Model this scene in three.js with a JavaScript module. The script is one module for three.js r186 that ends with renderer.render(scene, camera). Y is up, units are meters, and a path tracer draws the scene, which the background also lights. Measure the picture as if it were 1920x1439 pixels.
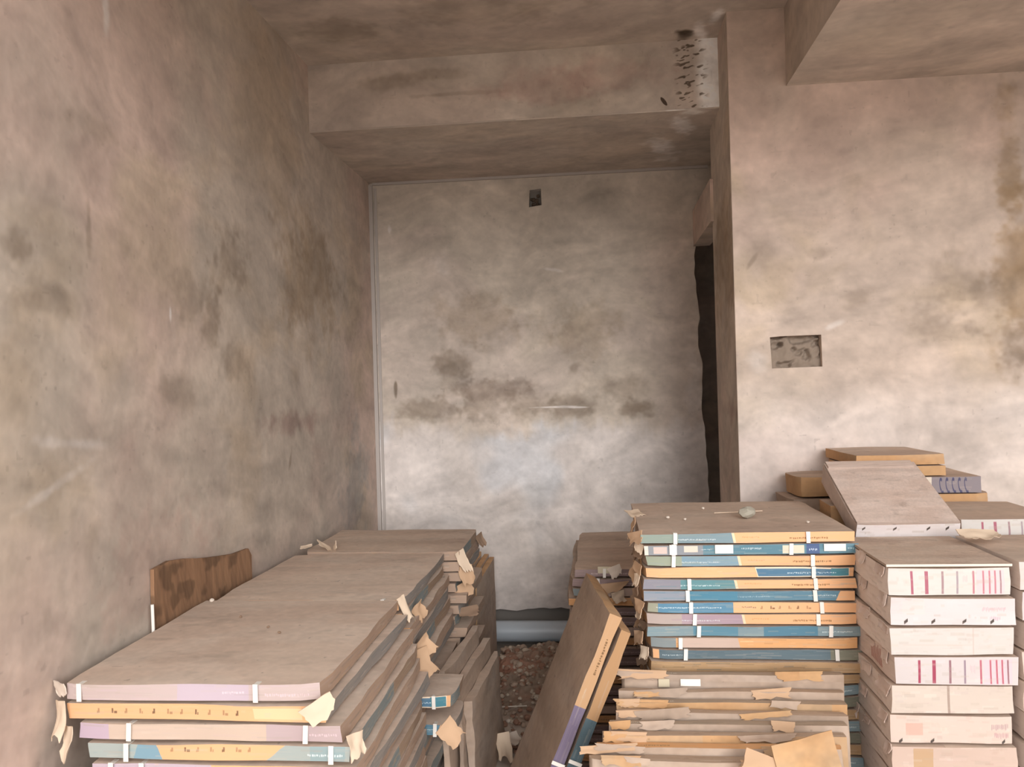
import * as THREE from 'three';
import { mergeGeometries } from 'three/addons/utils/BufferGeometryUtils.js';

// ------------------------------------------------------------------ camera, sky, light, exposure
const scene = new THREE.Scene();
const camera = new THREE.PerspectiveCamera(48.43, 1920 / 1439, 0.05, 200);
camera.position.set(0, 1.43, 0);
camera.rotation.order = 'YXZ';
camera.rotation.set(0.0008, 0.10275, -0.0285);
scene.add(camera);

scene.background = new THREE.Color(1.0, 0.99, 0.985);      // even, hazy daylight sky
scene.backgroundIntensity = 1.9;

// bright, veiled sun behind the camera: a very soft source that slips in under the edge of the slab
const sun = new THREE.DirectionalLight(new THREE.Color(1.0, 0.99, 0.985), 1.55);
sun.name = 'hazy_sun';
sun.position.set(2.0, 2.75, 6.0); sun.target.position.set(-0.2, 0.6, -3.2);
sun.castShadow = true; sun.shadow.radius = 44; sun.shadow.mapSize.set(2048, 2048);
Object.assign(sun.shadow.camera, { left: -5, right: 5, top: 5, bottom: -5, near: 0.1, far: 30 });
scene.add(sun, sun.target);

const renderer = new THREE.WebGLRenderer({ antialias: true });
renderer.toneMapping = THREE.LinearToneMapping;
renderer.toneMappingExposure = 1.12;
renderer.shadowMap.enabled = true;

// ------------------------------------------------------------------ noise
function rng(s) { return () => { s |= 0; s = s + 0x6D2B79F5 | 0; let t = Math.imul(s ^ s >>> 15, 1 | s); t = t + Math.imul(t ^ t >>> 7, 61 | t) ^ t; return ((t ^ t >>> 14) >>> 0) / 4294967296; }; }
function hash(x, y, s) { let h = Math.imul(x, 374761393) + Math.imul(y, 668265263) + Math.imul(s, 2147483647 ^ 0x5bd1e995) | 0; h = Math.imul(h ^ h >>> 13, 1274126177); return ((h ^ h >>> 16) >>> 0) / 4294967296; }
function noise(x, y, s = 0) {
  const xi = Math.floor(x), yi = Math.floor(y); let u = x - xi, v = y - yi; u = u * u * (3 - 2 * u); v = v * v * (3 - 2 * v);
  const a = hash(xi, yi, s), b = hash(xi + 1, yi, s), c = hash(xi, yi + 1, s), d = hash(xi + 1, yi + 1, s);
  return a + (b - a) * u + (c - a) * v + (a - b - c + d) * u * v;
}
function fbm(x, y, s, o = 4) { let r = 0, a = 0.5, n = 0; for (let i = 0; i < o; i++) { r += a * noise(x, y, s + i * 17); n += a; a *= 0.55; x *= 2.07; y *= 2.07; } return r / n; }
const clamp = (v, a = 0, b = 1) => v < a ? a : v > b ? b : v;
const sstep = (a, b, v) => { v = clamp((v - a) / (b - a)); return v * v * (3 - 2 * v); };
const hex = (h) => [(h >> 16 & 255), (h >> 8 & 255), h & 255];

// ------------------------------------------------------------------ textures
// A surface picture of w x h metres; shade(x, y) gives an sRGB colour (0..255) and a relief value for each point in metres.
function surface(w, h, pw, ph, x0, y0, shade, after) {
  const col = new Uint8Array(pw * ph * 4), rel = new Uint8Array(pw * ph * 4);
  for (let j = 0; j < ph; j++) for (let i = 0; i < pw; i++) {
    const x = x0 + (i + 0.5) / pw * w, y = y0 + (j + 0.5) / ph * h, c = shade(x, y), k = (j * pw + i) * 4;
    for (let n = 0; n < 3; n++) col[k + n] = clamp(c[n], 0, 255);
    rel[k] = rel[k + 1] = rel[k + 2] = clamp(c[3] * 255, 0, 255); col[k + 3] = rel[k + 3] = 255;
  }
  const fin = (d, srgb) => {
    const t = new THREE.DataTexture(d, pw, ph); t.magFilter = THREE.LinearFilter; t.minFilter = THREE.LinearMipmapLinearFilter; t.generateMipmaps = true;
    t.wrapS = t.wrapT = THREE.RepeatWrapping; if (srgb) t.colorSpace = THREE.SRGBColorSpace;
    t.repeat.set(1 / w, 1 / h); t.offset.set(-x0 / w, -y0 / h); t.needsUpdate = true; return t;
  };
  return { map: fin(col, true), bumpMap: fin(rel, false) };
}
const mix3 = (a, b, t) => [a[0] + (b[0] - a[0]) * t, a[1] + (b[1] - a[1]) * t, a[2] + (b[2] - a[2]) * t];
// Trowelled cement plaster: base tones in cloudy patches, smears, specks; marks are extra stains and painted patches [x, y, rx, ry, colour, strength, turn].
function plaster(seed, tones, marks = [], extra = null, gain = 1) {
  return (x, y) => {
    const wx = x + 0.25 * (fbm(x * 2.2, y * 2.2, seed + 5, 3) - 0.5), wy = y + 0.25 * (fbm(x * 2.2, y * 2.2, seed + 9, 3) - 0.5);
    const big = fbm(wx * 1.3, wy * 1.3, seed, 4), mid = fbm(wx * 5, wy * 6.5, seed + 31, 4), fine = fbm(x * 38, y * 38, seed + 77, 3);
    let c = mix3(tones[0], tones[1], sstep(0.36, 0.64, big));
    c = mix3(c, tones[2], 0.75 * sstep(0.5, 0.72, fbm(wx * 2.1 + 9, wy * 2.4, seed + 101, 4)));
    const smear = fbm(wx * 3 + wy, wy * 14 - wx * 3, seed + 55, 4);
    const smear2 = fbm(wx * 11 - wy * 3, wy * 4.5, seed + 155, 4);
    let k = 1 + 0.20 * (mid - 0.5) + 0.18 * (smear - 0.5) + 0.08 * (smear2 - 0.5) + 0.09 * (fine - 0.5) + 0.10 * (fbm(wx * 17 + wy * 4, wy * 22, seed + 401, 3) - 0.5);
    const sp = noise(x * 60, y * 60, seed + 200) > 0.93 ? noise(x * 9, y * 9, seed + 201) : 0;
    k -= 0.08 * sp;
    for (const [mx, my, rx, ry, mc, ms, turn] of marks) {
      let dx = x - mx, dy = y - my; if (turn) { const cs = Math.cos(turn), sn = Math.sin(turn);[dx, dy] = [dx * cs + dy * sn, dy * cs - dx * sn]; }
      if (Math.abs(dx) > rx * 1.8 || Math.abs(dy) > ry * 1.8) continue;
      const edge = 1.15 * (fbm(x * 9 + 3, y * 9, seed + 300, 4) - 0.5) + 0.5 * (fbm(x * 34, y * 34, seed + 310, 2) - 0.5);
      const d = Math.hypot(dx / rx, dy / ry) + edge;
      const m = ms * (1 - sstep(0.25, 1.0, d)) * (0.55 + 0.9 * fbm(x * 15, y * 15, seed + 320, 3) * 0.9);
      if (m > 0) c = mix3(c, mc, clamp(m));
    }
    let r = 0.5 + 0.5 * (mid - 0.5) + 0.35 * (smear - 0.5) + 0.4 * (fine - 0.5);
    if (extra) [c, r] = extra(x, y, c, r);
    return [c[0] * k * gain, c[1] * k * gain, c[2] * k * gain, r];
  };
}
const GREY = [190, 177, 164], PINK = [196, 174, 162], OCHRE = [188, 170, 150], DARK = [132, 117, 102], PALE = [222, 213, 207];
// left wall: u = z, v = y
const leftTex = surface(6.4, 2.9, 1536, 704, -4.75, 0, plaster(11, [GREY, PINK, OCHRE], [
  [-2.78, 1.88, 0.22, 0.16, DARK, 0.55], [-2.55, 1.72, 0.25, 0.12, DARK, 0.4, 0.3], [-2.8, 1.53, 0.2, 0.1, DARK, 0.5], [-2.62, 1.63, 0.1, 0.14, DARK, 0.45],
  [-1.8, 1.65, 0.14, 0.05, DARK, 0.45], [-1.72, 1.76, 0.07, 0.06, DARK, 0.6], [-1.98, 1.86, 0.02, 0.1, DARK, 0.5], [-2.42, 1.43, 0.15, 0.07, DARK, 0.3], [-3.39, 1.3, 0.4, 0.07, [138, 112, 104], 0.5],
  [-2.08, 2.42, 0.02, 0.09, PALE, 0.7], [-1.9, 1.32, 0.16, 0.02, PALE, 0.55, 0.1], [-1.8, 1.22, 0.2, 0.018, PALE, 0.5, -0.3], [-2.37, 1.66, 0.008, 0.03, PALE, 0.9], [-3.6, 1.9, 0.5, 0.35, [146, 124, 100], 0.5],
  [-2.0, 2.1, 0.12, 0.05, DARK, 0.35], [-4.2, 0.95, 0.3, 0.35, [160, 154, 148], 0.7], [-3.3, 1.16, 0.015, 0.05, DARK, 0.5, 0.4], [-2.3, 0.95, 0.4, 0.2, [186, 160, 148], 0.5],
]));
// back wall: u = x, v = y; ragged plaster joint, the lower lift painted paler, partly in place of light on it
const backTex = surface(2.3, 2.7, 832, 976, -1.3, 0, plaster(23, [[200, 188, 175], [197, 184, 170], [202, 187, 176]], [
  [-0.8, 1.56, 0.16, 0.12, DARK, 0.5], [-1.12, 1.42, 0.012, 0.07, DARK, 0.9], [-0.13, 1.3, 0.26, 0.08, DARK, 0.5], [0.18, 1.28, 0.14, 0.06, DARK, 0.7], [-0.39, 1.31, 0.18, 0.1, DARK, 0.4], [-0.93, 1.3, 0.28, 0.11, DARK, 0.5],
  [-0.64, 1.34, 0.22, 0.12, DARK, 0.4], [0.1, 1.4, 0.2, 0.1, DARK, 0.35], [-0.8, 1.45, 0.12, 0.16, DARK, 0.4], [-0.81, 0.9, 0.05, 0.018, DARK, 0.7, 0.7], [-0.14, 1.51, 0.04, 0.04, DARK, 0.5], [-0.84, 2.1, 0.1, 0.1, PALE, 0.4], [-0.23, 2.04, 0.12, 0.014, PALE, 0.7, -0.2], [-0.6, 1.4, 0.3, 0.08, [132, 116, 104], 0.5],
  [-0.25, 1.30, 0.14, 0.007, PALE, 0.9], [-0.12, 1.295, 0.08, 0.005, PALE, 1.0], [0.5, 1.35, 0.06, 0.3, PALE, 0.6], [-0.1, 0.22, 0.06, 0.05, [150, 150, 138], 0.5], [-1.13, 2.3, 0.012, 0.03, PALE, 0.8], [-0.7, 1.78, 0.3, 0.2, [150, 132, 112], 0.4], [-0.1, 1.7, 0.3, 0.2, [152, 134, 112], 0.4],
], (x, y, c, r) => {
  const j = 1.2 + 0.10 * (fbm(x * 3.2, 0.3, 401, 3) - 0.5) + 0.16 * (fbm(x * 7, y * 6, 402, 4) - 0.5) + 0.05 * (fbm(x * 50, y * 8, 403, 2) - 0.5);
  const m = (1 - sstep(j - 0.07, j + 0.05, y)) * (0.72 + 0.5 * fbm(x * 4, y * 4, 404, 4));
  const lowTone = mix3([214, 205, 200], [205, 204, 206], sstep(0.4, 0.6, fbm(x * 2 + 4, y * 2, 405, 3)));
  return [mix3(c, lowTone, clamp(m) * 0.88), r];
}));
// right wall and column front: u = x, v = y
const rightTex = surface(2.6, 2.9, 928, 1024, 0.45, 0, plaster(37, [[194, 177, 164], [196, 174, 162], [193, 174, 152]], [
  [1.6, 1.78, 0.14, 0.5, [146, 120, 90], 0.6], [1.57, 1.5, 0.07, 0.14, DARK, 0.7], [1.48, 1.7, 0.12, 0.1, DARK, 0.4], [1.26, 1.6, 0.2, 0.1, DARK, 0.3], [0.98, 1.72, 0.1, 0.05, DARK, 0.3, 0.4], [1.55, 2.2, 0.06, 0.3, [150, 126, 98], 0.5],
  [0.6, 1.88, 0.012, 0.05, DARK, 0.4, -0.6], [1.35, 1.75, 0.15, 0.2, DARK, 0.3], [0.85, 1.9, 0.08, 0.03, DARK, 0.25], [0.9, 1.62, 0.06, 0.02, PALE, 0.6, 0.4], [0.6, 1.5, 0.05, 0.06, PALE, 0.4],
], (x, y, c, r) => {
  const j = 1.38 + 0.25 * (fbm(x * 2.2, y * 2, 501, 4) - 0.5);
  const m = (1 - sstep(j - 0.16, j + 0.12, y)) * (0.6 + 0.6 * fbm(x * 5, y * 3, 504, 4));  // lower wall painted paler, standing in for light that reaches in low
  return [mix3(c, [207, 197, 191], clamp(m) * 0.75), r];
}));
const capTones = [[192, 180, 169], [189, 174, 163], [191, 177, 163]];
const ceilTex = surface(4.4, 6.4, 704, 1024, -1.3, -4.75, plaster(41, capTones, [
  [0.45, -3.57, 0.04, 0.12, [238, 232, 228], 1.0, 0.2], [0.5, -3.43, 0.035, 0.1, [236, 230, 226], 0.9, -0.1], [0.39, -3.585, 0.045, 0.06, [70, 58, 48], 1.0], [-0.4, -3.2, 0.4, 0.2, DARK, 0.3], [-1.0, -3.3, 0.2, 0.15, DARK, 0.35],  // darkest mark paints the shade of a small chipped hole
]));
const soffitTex = surface(2.3, 1.4, 512, 320, -1.3, -4.75, plaster(43, capTones, [
  [0.4, -3.85, 0.06, 0.24, [240, 234, 230], 1.0, 0.2], [0.32, -4.2, 0.08, 0.3, [232, 226, 222], 0.9, 0.2], [0.42, -3.68, 0.08, 0.06, [240, 236, 232], 0.9],
]));
const beamTex = surface(1.9, 0.4, 1216, 256, -1.3, 2.52, plaster(47, capTones, [
  [-0.9, 2.76, 0.2, 0.04, DARK, 0.35], [-0.72, 2.78, 0.25, 0.03, DARK, 0.3], [-0.6, 2.69, 0.3, 0.012, DARK, 0.3], [-0.2, 2.7, 0.3, 0.1, [170, 142, 132], 0.5], [0.1, 2.74, 0.3, 0.1, [172, 146, 136], 0.4],
], (x, y, c, r) => {          // cement patch and chisel marks next to the column, dark colour partly painting the shade in the dents
  const e = 0.455 + 0.03 * (fbm(y * 12, 1, 601, 3) - 0.5);
  const m = sstep(e - 0.035, e + 0.02, x) * (0.55 + 0.7 * fbm(x * 20, y * 14, 602, 3));
  c = mix3(c, [250, 248, 246], clamp(m));
  const zone = sstep(0.335, 0.38, x) * (1 - sstep(0.44, 0.5, x));
  const chop = fbm(x * 34 + y * 20, y * 95 - x * 25, 603, 2);
  if (zone > 0) { const d = zone * sstep(0.60, 0.70, chop); c = mix3(c, [92, 78, 66], d * 0.85); r -= d * 0.5; }
  if (Math.hypot((x - 0.302 + (y - 2.6) * 0.6) / 0.009, (y - 2.602) / 0.018) < 1) c = [78, 64, 54];
  return [c, r];
}));
function cardboard(seed, a, b, dust, streak) {
  return (x, y) => {
    const s = fbm(x * 1.6 + 0.4 * noise(x * 3, y * 3, seed + 40), y * 15 + 0.8 * noise(x * 2.2, y * 4, seed + 41), seed, 3), s2 = fbm(x * 3, y * 5, seed + 3, 4), f = fbm(x * 60, y * 60, seed + 6, 2);
    let c = mix3(a, b, sstep(0.35, 0.65, s2)); c = mix3(c, dust, 0.6 * sstep(0.45, 0.7, fbm(x * 4 + 7, y * 7, seed + 9, 4)));
    let k = 1 + streak * (s - 0.5) + 0.08 * (f - 0.5);
    if (noise(x * 45, y * 45, seed + 12) > 0.975) k -= 0.14;
    const stain = sstep(0.62, 0.8, fbm(x * 9, y * 16, seed + 20, 4)); k -= 0.07 * stain;
    return [c[0] * k, c[1] * k, c[2] * k, 0.5 + 0.5 * (s - 0.5) + 0.3 * (f - 0.5)];
  };
}
const topTex = surface(1.2, 1.2, 768, 768, 0, 0, cardboard(71, [198, 176, 158], [190, 167, 150], [202, 184, 168], 0.13));
const lightenedTopTex = surface(1.2, 1.2, 640, 640, 0, 0, cardboard(73, [210, 190, 173], [204, 182, 165], [212, 195, 180], 0.13));  // lightened copy of the carton top, making up for weak light on the left piles
const sideTex = surface(1.2, 1.2, 640, 640, 0, 0, cardboard(83, [180, 158, 140], [172, 150, 132], [186, 168, 154], 0.2));
const tanTex = surface(1.2, 1.2, 512, 512, 0, 0, cardboard(91, [196, 156, 114], [190, 148, 106], [186, 160, 132], 0.16));
const pinkTex = surface(1.2, 1.2, 512, 512, 0, 0, cardboard(97, [204, 184, 172], [198, 176, 163], [208, 190, 179], 0.16));

// ------------------------------------------------------------------ printed carton fronts: one sheet, one row for each print
const RH = 48, AW = 1536, rows = [];
const OR = '#e6b183', OR2 = '#dea773', TEAL = '#5d8593', BLUE = '#50758f', GRY = '#8f9897', MAU = '#a8929b', LMAU = '#c9b6bd', BEI = '#cdb6a6', WH = '#efe8df';
function seg(g, y, a, b, col, sl = 0, sr = 0, t = 0, u = 1) { g.fillStyle = col; g.beginPath(); g.moveTo(a * AW, y + t * RH); g.lineTo(b * AW, y + t * RH); g.lineTo(b * AW + sr, y + u * RH); g.lineTo(a * AW + sl, y + u * RH); g.fill(); }
function ink(g, y, a, b, col, t, size, seed, al = 0.8) { // small lettering too worn to read
  const r = rng(seed); g.fillStyle = col; g.globalAlpha = al; let x = a * AW; while (x < b * AW) { const w = 3 + r() * 9; g.fillRect(x, y + t * RH + r() * 2, w, size * (0.6 + 0.5 * r())); x += w + 2 + r() * 5; } g.globalAlpha = 1;
}
function icons(g, y, a, b, n, col, t = 0.5) { for (let i = 0; i < n; i++) { const x = (a + (b - a) * i / (n - 1)) * AW; g.globalAlpha = i % 3 === 1 ? 0.75 : 0.4; g.fillStyle = col; g.fillRect(x, y + (t - 0.14) * RH, 10, 12); g.fillRect(x + (i % 2 ? 14 : -6), y + t * RH, i % 4 === 1 ? 18 : 6, 6); } g.globalAlpha = 1; }
function worn(g, y, seed, a, cols, n = 60) { const r = rng(seed); for (let i = 0; i < n; i++) { g.globalAlpha = a * r(); g.fillStyle = cols[i % cols.length]; const w = 20 + r() * 180; g.fillRect(r() * AW - 50, y + r() * RH, w, 1 + r() * 5); } g.globalAlpha = 1; }
const row = (f) => rows.push(f) - 1;
const tealOrange = (s, cut, left, mid) => row((g, y) => { seg(g, y, 0, 1, OR); seg(g, y, 0, cut, mid, 0, 16); seg(g, y, 0, 0.18, left); worn(g, y, s, 0.5, [GRY, mid, left]); seg(g, y, cut, 1, OR, 16); seg(g, y, cut, cut + 0.012, '#f0cfae', 16, 16); ink(g, y, 0.18, 0.36, '#d5dce0', 0.55, 5, s + 1); ink(g, y, cut + 0.05, cut + 0.13, '#c98a58', 0.4, 5, s + 2, 0.5); ink(g, y, 0.7, 0.87, '#8a6440', 0.5, 7, s + 3); });
const P = {};
P.b1 = tealOrange(1, 0.43, '#8d9a90', '#7d929a');
P.b2 = row((g, y) => { seg(g, y, 0, 1, '#5b8190'); worn(g, y, 5, 0.6, [GRY, '#557a86', '#6a8e9a']); seg(g, y, 0, 0.28, '#8a8e94'); seg(g, y, 0, 0.02, '#d8d2c8'); seg(g, y, 0.045, 0.11, '#cdbab2', 0, 0, 0.2, 0.85); seg(g, y, 0.19, 0.255, '#d8cabb', 0, 0, 0.12, 0.72); ink(g, y, 0.27, 0.32, '#c9d2d4', 0.45, 4, 8); ink(g, y, 0.46, 0.55, '#c9d2d8', 0.35, 8, 9); seg(g, y, 0.65, 0.75, '#d6cdb8', 0, 0, 0.15, 0.9); seg(g, y, 0.76, 0.82, '#4b5f86'); ink(g, y, 0.772, 0.808, '#d8e0ea', 0.45, 8, 10); ink(g, y, 0.95, 0.98, '#c9d8dc', 0.4, 8, 12); });
P.b3 = tealOrange(21, 0.44, '#98a08e', '#7f9aa8');
P.b4 = row((g, y) => { seg(g, y, 0, 1, OR); worn(g, y, 31, 0.4, [OR2, '#f2cfae', '#d79b6c']); seg(g, y, 0.53, 0.975, '#f0d8bd', 20, 0, 0.02, 0.98); seg(g, y, 0.535, 0.97, BLUE, 16, 4, 0.18, 0.88); seg(g, y, 0.88, 0.97, '#4a8290', 0, 4, 0.1, 0.88); ink(g, y, 0.68, 0.9, '#d8e2e6', 0.5, 5, 33); });
P.b5 = tealOrange(41, 0.43, '#87858f', '#5f8a90');
P.b6 = row((g, y) => { seg(g, y, 0, 1, '#5a7f91'); worn(g, y, 51, 0.6, ['#7595a0', '#4f7388', '#8d97a0']); seg(g, y, 0, 0.22, '#8f95a0'); seg(g, y, 0.22, 0.45, '#50839a'); worn(g, y, 52, 0.4, ['#6390a2', '#4a7a90'], 30); ink(g, y, 0.45, 0.6, '#b9c8d0', 0.5, 6, 53, 0.5); ink(g, y, 0.78, 0.9, '#c9d6da', 0.45, 5, 54); seg(g, y, 0.93, 1, OR, -40); });
P.b7 = row((g, y) => { seg(g, y, 0, 1, OR); seg(g, y, 0, 0.42, '#5a86a0', 0, 10); worn(g, y, 61, 0.4, ['#7f9aac', '#4f7f98'], 30); seg(g, y, 0.42, 1, OR); seg(g, y, 0, 0.06, '#9a9a88'); ink(g, y, 0.05, 0.36, '#d0d8dc', 0.45, 5, 62); icons(g, y, 0.55, 0.76, 6, '#6f4b2c'); ink(g, y, 0.46, 0.52, '#8a6440', 0.4, 5, 63); });
P.b8 = tealOrange(71, 0.46, '#b3a39c', '#a8919c');
P.b9 = row((g, y) => { seg(g, y, 0, 1, '#7f9298'); worn(g, y, 81, 0.6, ['#9aa39a', '#5f8696', '#a8a8a0']); seg(g, y, 0.22, 0.43, '#5c8698'); seg(g, y, 0.55, 0.8, '#527c90'); ink(g, y, 0.82, 0.96, '#cfdcdf', 0.5, 6, 82); });
P.b10 = row((g, y) => { seg(g, y, 0, 1, OR2); worn(g, y, 91, 0.5, ['#c9935f', '#efc9a2', '#b98a5c']); seg(g, y, 0, 0.14, '#878f90'); seg(g, y, 0.15, 0.43, '#c6aea0', 0, 20); });
P.b11 = row((g, y) => { seg(g, y, 0, 1, '#5f7078'); worn(g, y, 101, 0.5, ['#4a5a60', '#7d8786', '#566a78']); seg(g, y, 0, 0.04, OR); seg(g, y, 0.85, 1, '#7a7868'); ink(g, y, 0.06, 0.16, '#c5d0d2', 0.5, 5, 102); });
P.b12 = row((g, y) => { seg(g, y, 0, 1, '#b08e68'); worn(g, y, 111, 0.6, ['#8a6f50', '#caa67c', '#6d6a60']); });
P.a1 = row((g, y) => { seg(g, y, 0, 1, '#c4b1ad'); worn(g, y, 121, 0.5, ['#cbb6c0', '#bfb0a8', '#d2c2ba']); seg(g, y, 0.45, 0.72, '#c3b2bc'); ink(g, y, 0.62, 0.7, '#e2ccd2', 0.45, 6, 122); ink(g, y, 0.78, 0.95, '#dfc3c8', 0.55, 7, 123); });
P.a2 = row((g, y) => { seg(g, y, 0, 1, OR); worn(g, y, 131, 0.3, ['#eec09a', OR2]); icons(g, y, 0.12, 0.66, 11, '#5f4630'); seg(g, y, 0.72, 0.9, '#eec499', 12, 12, 0.2, 0.8); });
P.a3 = row((g, y) => { seg(g, y, 0, 1, '#cbb5a4'); worn(g, y, 141, 0.5, ['#d0bcae', '#c4aea6']); seg(g, y, 0, 0.12, '#bfaab8'); seg(g, y, 0.72, 1, '#bba7a8'); ink(g, y, 0.88, 0.98, '#dcc4c8', 0.5, 6, 142); });
P.a4 = row((g, y) => { seg(g, y, 0, 1, '#a4aca8'); worn(g, y, 151, 0.5, ['#8da8b0', '#b2b2a8', '#86a0a4']); seg(g, y, 0.2, 0.29, '#7f9fae', -30, 30); seg(g, y, 0.27, 0.76, OR, 40, -120); icons(g, y, 0.33, 0.62, 7, '#6a4e34', 0.36); seg(g, y, 0.85, 0.98, '#93a6a8'); ink(g, y, 0.84, 0.97, '#dfe6e6', 0.5, 6, 152); });
P.a5 = row((g, y) => { seg(g, y, 0, 1, OR); seg(g, y, 0, 0.46, '#bfadb8', 0, 10); worn(g, y, 161, 0.3, ['#cdbcc4', '#e8bc92']); ink(g, y, 0.1, 0.4, '#e0d2d6', 0.5, 6, 162); });
P.s1 = row((g, y) => { seg(g, y, 0, 1, '#8d8680'); worn(g, y, 171, 0.7, ['#a39a92', '#76767a', '#b0a094', '#6d7478']); });
P.s2 = row((g, y) => { seg(g, y, 0, 1, '#a98f7c'); worn(g, y, 181, 0.7, ['#c09c78', '#94867c', '#b8a490', '#86766a']); });
P.s3 = row((g, y) => { seg(g, y, 0, 1, '#7c8484'); worn(g, y, 191, 0.7, ['#9a968e', '#5f6d74', '#a89a8c', '#6a7a84']); seg(g, y, 0.55, 1, '#9c8470'); worn(g, y, 192, 0.5, ['#b49878', '#8a7a6c']); });
const RED = ['#b0626f', '#9a3f55', '#8f6a70', '#94808a', '#b58a92'];
const bars = (s, base, k) => row((g, y) => { seg(g, y, 0, 1, base); worn(g, y, s, 0.25, ['#c2b9b5', '#d4cecc']); g.globalAlpha = 0.5 * k; seg(g, y, 0.72, 0.95, '#e8b4c0', 0, 0, 0.12, 0.95); g.globalAlpha = k; [[0.19, 0.02, 1], [0.305, 0.028, 1], [0.44, 0.018, 2], [0.56, 0.016, 3], [0.69, 0.016, 0], [0.77, 0.014, 0], [0.82, 0.014, 0], [0.865, 0.014, 0], [0.91, 0.014, 2]].forEach(([a, w, c]) => seg(g, y, a, a + w, RED[c], 2, 2, 0.14, 0.92)); g.globalAlpha = 1; ink(g, y, 0.61, 0.65, '#c4a0a6', 0.3, 12, s + 1, 0.4); });
const staples = (g, y, xs, t) => { for (const x of xs) { g.strokeStyle = '#4b403a'; g.lineWidth = 5; g.beginPath(); g.moveTo(x * AW, y + t * RH); g.lineTo(x * AW + 48, y + (t - 0.1) * RH); g.stroke(); } };
P.w1 = bars(201, '#ccc6c0', 0.75);
P.w2 = row((g, y) => { seg(g, y, 0, 1, '#cdc4c3'); worn(g, y, 211, 0.3, ['#d6cecd', '#c4b8b8']); g.globalAlpha = 0.35; seg(g, y, 0.1, 0.28, '#e8c8c4', 0, 0, 0.15, 0.6); g.globalAlpha = 1; ink(g, y, 0.74, 0.92, '#c49aa2', 0.35, 6, 212, 0.6); ink(g, y, 0.8, 0.88, '#b890a0', 0.65, 6, 213, 0.6); staples(g, y, [0.11, 0.33, 0.58, 0.8], 0.88); });
P.w3 = row((g, y) => { seg(g, y, 0, 1, '#c8c0ba'); worn(g, y, 221, 0.4, ['#bbb2aa', '#d1cac6']); seg(g, y, 0.664, 0.676, '#c2b4ac'); seg(g, y, 0.1, 0.66, '#c9bcb4', 0, 0, 0.6, 0.64); });
P.w4 = bars(231, '#c6bcba', 1);
P.w5 = row((g, y) => { seg(g, y, 0, 1, '#c6b7ab'); worn(g, y, 241, 0.5, ['#b4a296', '#d0c6bc', '#beaca4']); seg(g, y, 0.455, 0.475, '#a08c80'); });
P.w6 = row((g, y) => { seg(g, y, 0, 1, '#ccb8ac'); worn(g, y, 251, 0.5, ['#d8c4b8', '#c0a89c']); g.globalAlpha = 0.4; seg(g, y, 0.13, 0.27, '#c48a78', 0, 0, 0.3, 0.7); g.globalAlpha = 1; ink(g, y, 0.82, 0.96, '#9a7880', 0.3, 9, 252, 0.6); ink(g, y, 0.84, 0.96, '#a87880', 0.58, 8, 253, 0.6); staples(g, y, [0.07, 0.33, 0.9], 0.95); });
P.w7 = row((g, y) => { seg(g, y, 0, 1, '#c2aa9c'); worn(g, y, 261, 0.5, ['#b49a8c', '#cebaae']); seg(g, y, 0.17, 0.33, '#b89878', 0, 0, 0.1, 1); staples(g, y, [0.6, 0.8], 0.96); });
P.ws = row((g, y) => { seg(g, y, 0, 1, '#e2d3c9'); worn(g, y, 271, 0.5, ['#d8c4ba', '#eaded6', '#d0bcb0']); });  // side faces coloured lighter to offset the shade they stand in
P.wsr = row((g, y) => { seg(g, y, 0, 1, '#dac7bc'); worn(g, y, 281, 0.6, ['#d0b9ae', '#e4d6cc']); const r = rng(7); for (let i = 0; i < 9; i++) { g.globalAlpha = 0.75; seg(g, y, 0.5 + i * 0.03, 0.512 + i * 0.03, '#93493f', -8 + r() * 8, 8, 0.15 + 0.2 * r(), 0.8); } g.globalAlpha = 1; });
P.tilt = row((g, y) => { seg(g, y, 0, 1, '#dfd6d4'); worn(g, y, 291, 0.25, ['#e6dfde', '#d6cac8']); staples(g, y, [0.06, 0.36, 0.68, 0.86], 0.3); ink(g, y, 0.1, 0.21, '#d39aa8', 0.68, 7, 292, 0.5); });
P.lab = row((g, y) => { seg(g, y, 0, 1, '#c9a48e'); worn(g, y, 301, 0.4, ['#b8937c', '#d8b6a2']); seg(g, y, 0.42, 0.6, '#d8cbbb'); seg(g, y, 0.6, 1, '#8a8084'); g.strokeStyle = '#4c4a66'; g.lineWidth = 9; for (let i = 0; i < 5; i++) { g.beginPath(); g.ellipse((0.68 + i * 0.05) * AW, y + 26, 26, 15, 0.5, 0.3, 4.6); g.stroke(); } });
P.f1 = row((g, y) => { seg(g, y, 0, 1, '#b59c86'); worn(g, y, 311, 0.7, ['#9c836c', '#cfb9a0', '#a98d72', '#8f7a68']); });
P.f2 = row((g, y) => { seg(g, y, 0, 1, '#a89480'); worn(g, y, 321, 0.6, ['#8d7c6c', '#c6b098', '#b29c84']); ink(g, y, 0.05, 0.25, '#ddd2c2', 0.5, 7, 322); });
P.f3 = row((g, y) => { seg(g, y, 0, 1, OR2); worn(g, y, 331, 0.4, ['#e8c094', '#c4945f']); ink(g, y, 0.05, 0.3, '#8d7350', 0.5, 9, 332, 0.6); });
P.lp = row((g, y) => { seg(g, y, 0, 1, '#7d6f86'); worn(g, y, 341, 0.5, ['#8f8296', '#6b6278', '#998da0']); seg(g, y, 0, 0.31, '#bd9670'); worn(g, y, 342, 0.15, ['#d8ae80'], 20); seg(g, y, 0.31, 1, '#72667c', 0, 0, 0, 1); ink(g, y, 0.08, 0.2, '#6f5236', 0.5, 8, 343); ink(g, y, 0.55, 0.72, '#a79cb4', 0.5, 7, 344); });
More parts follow.
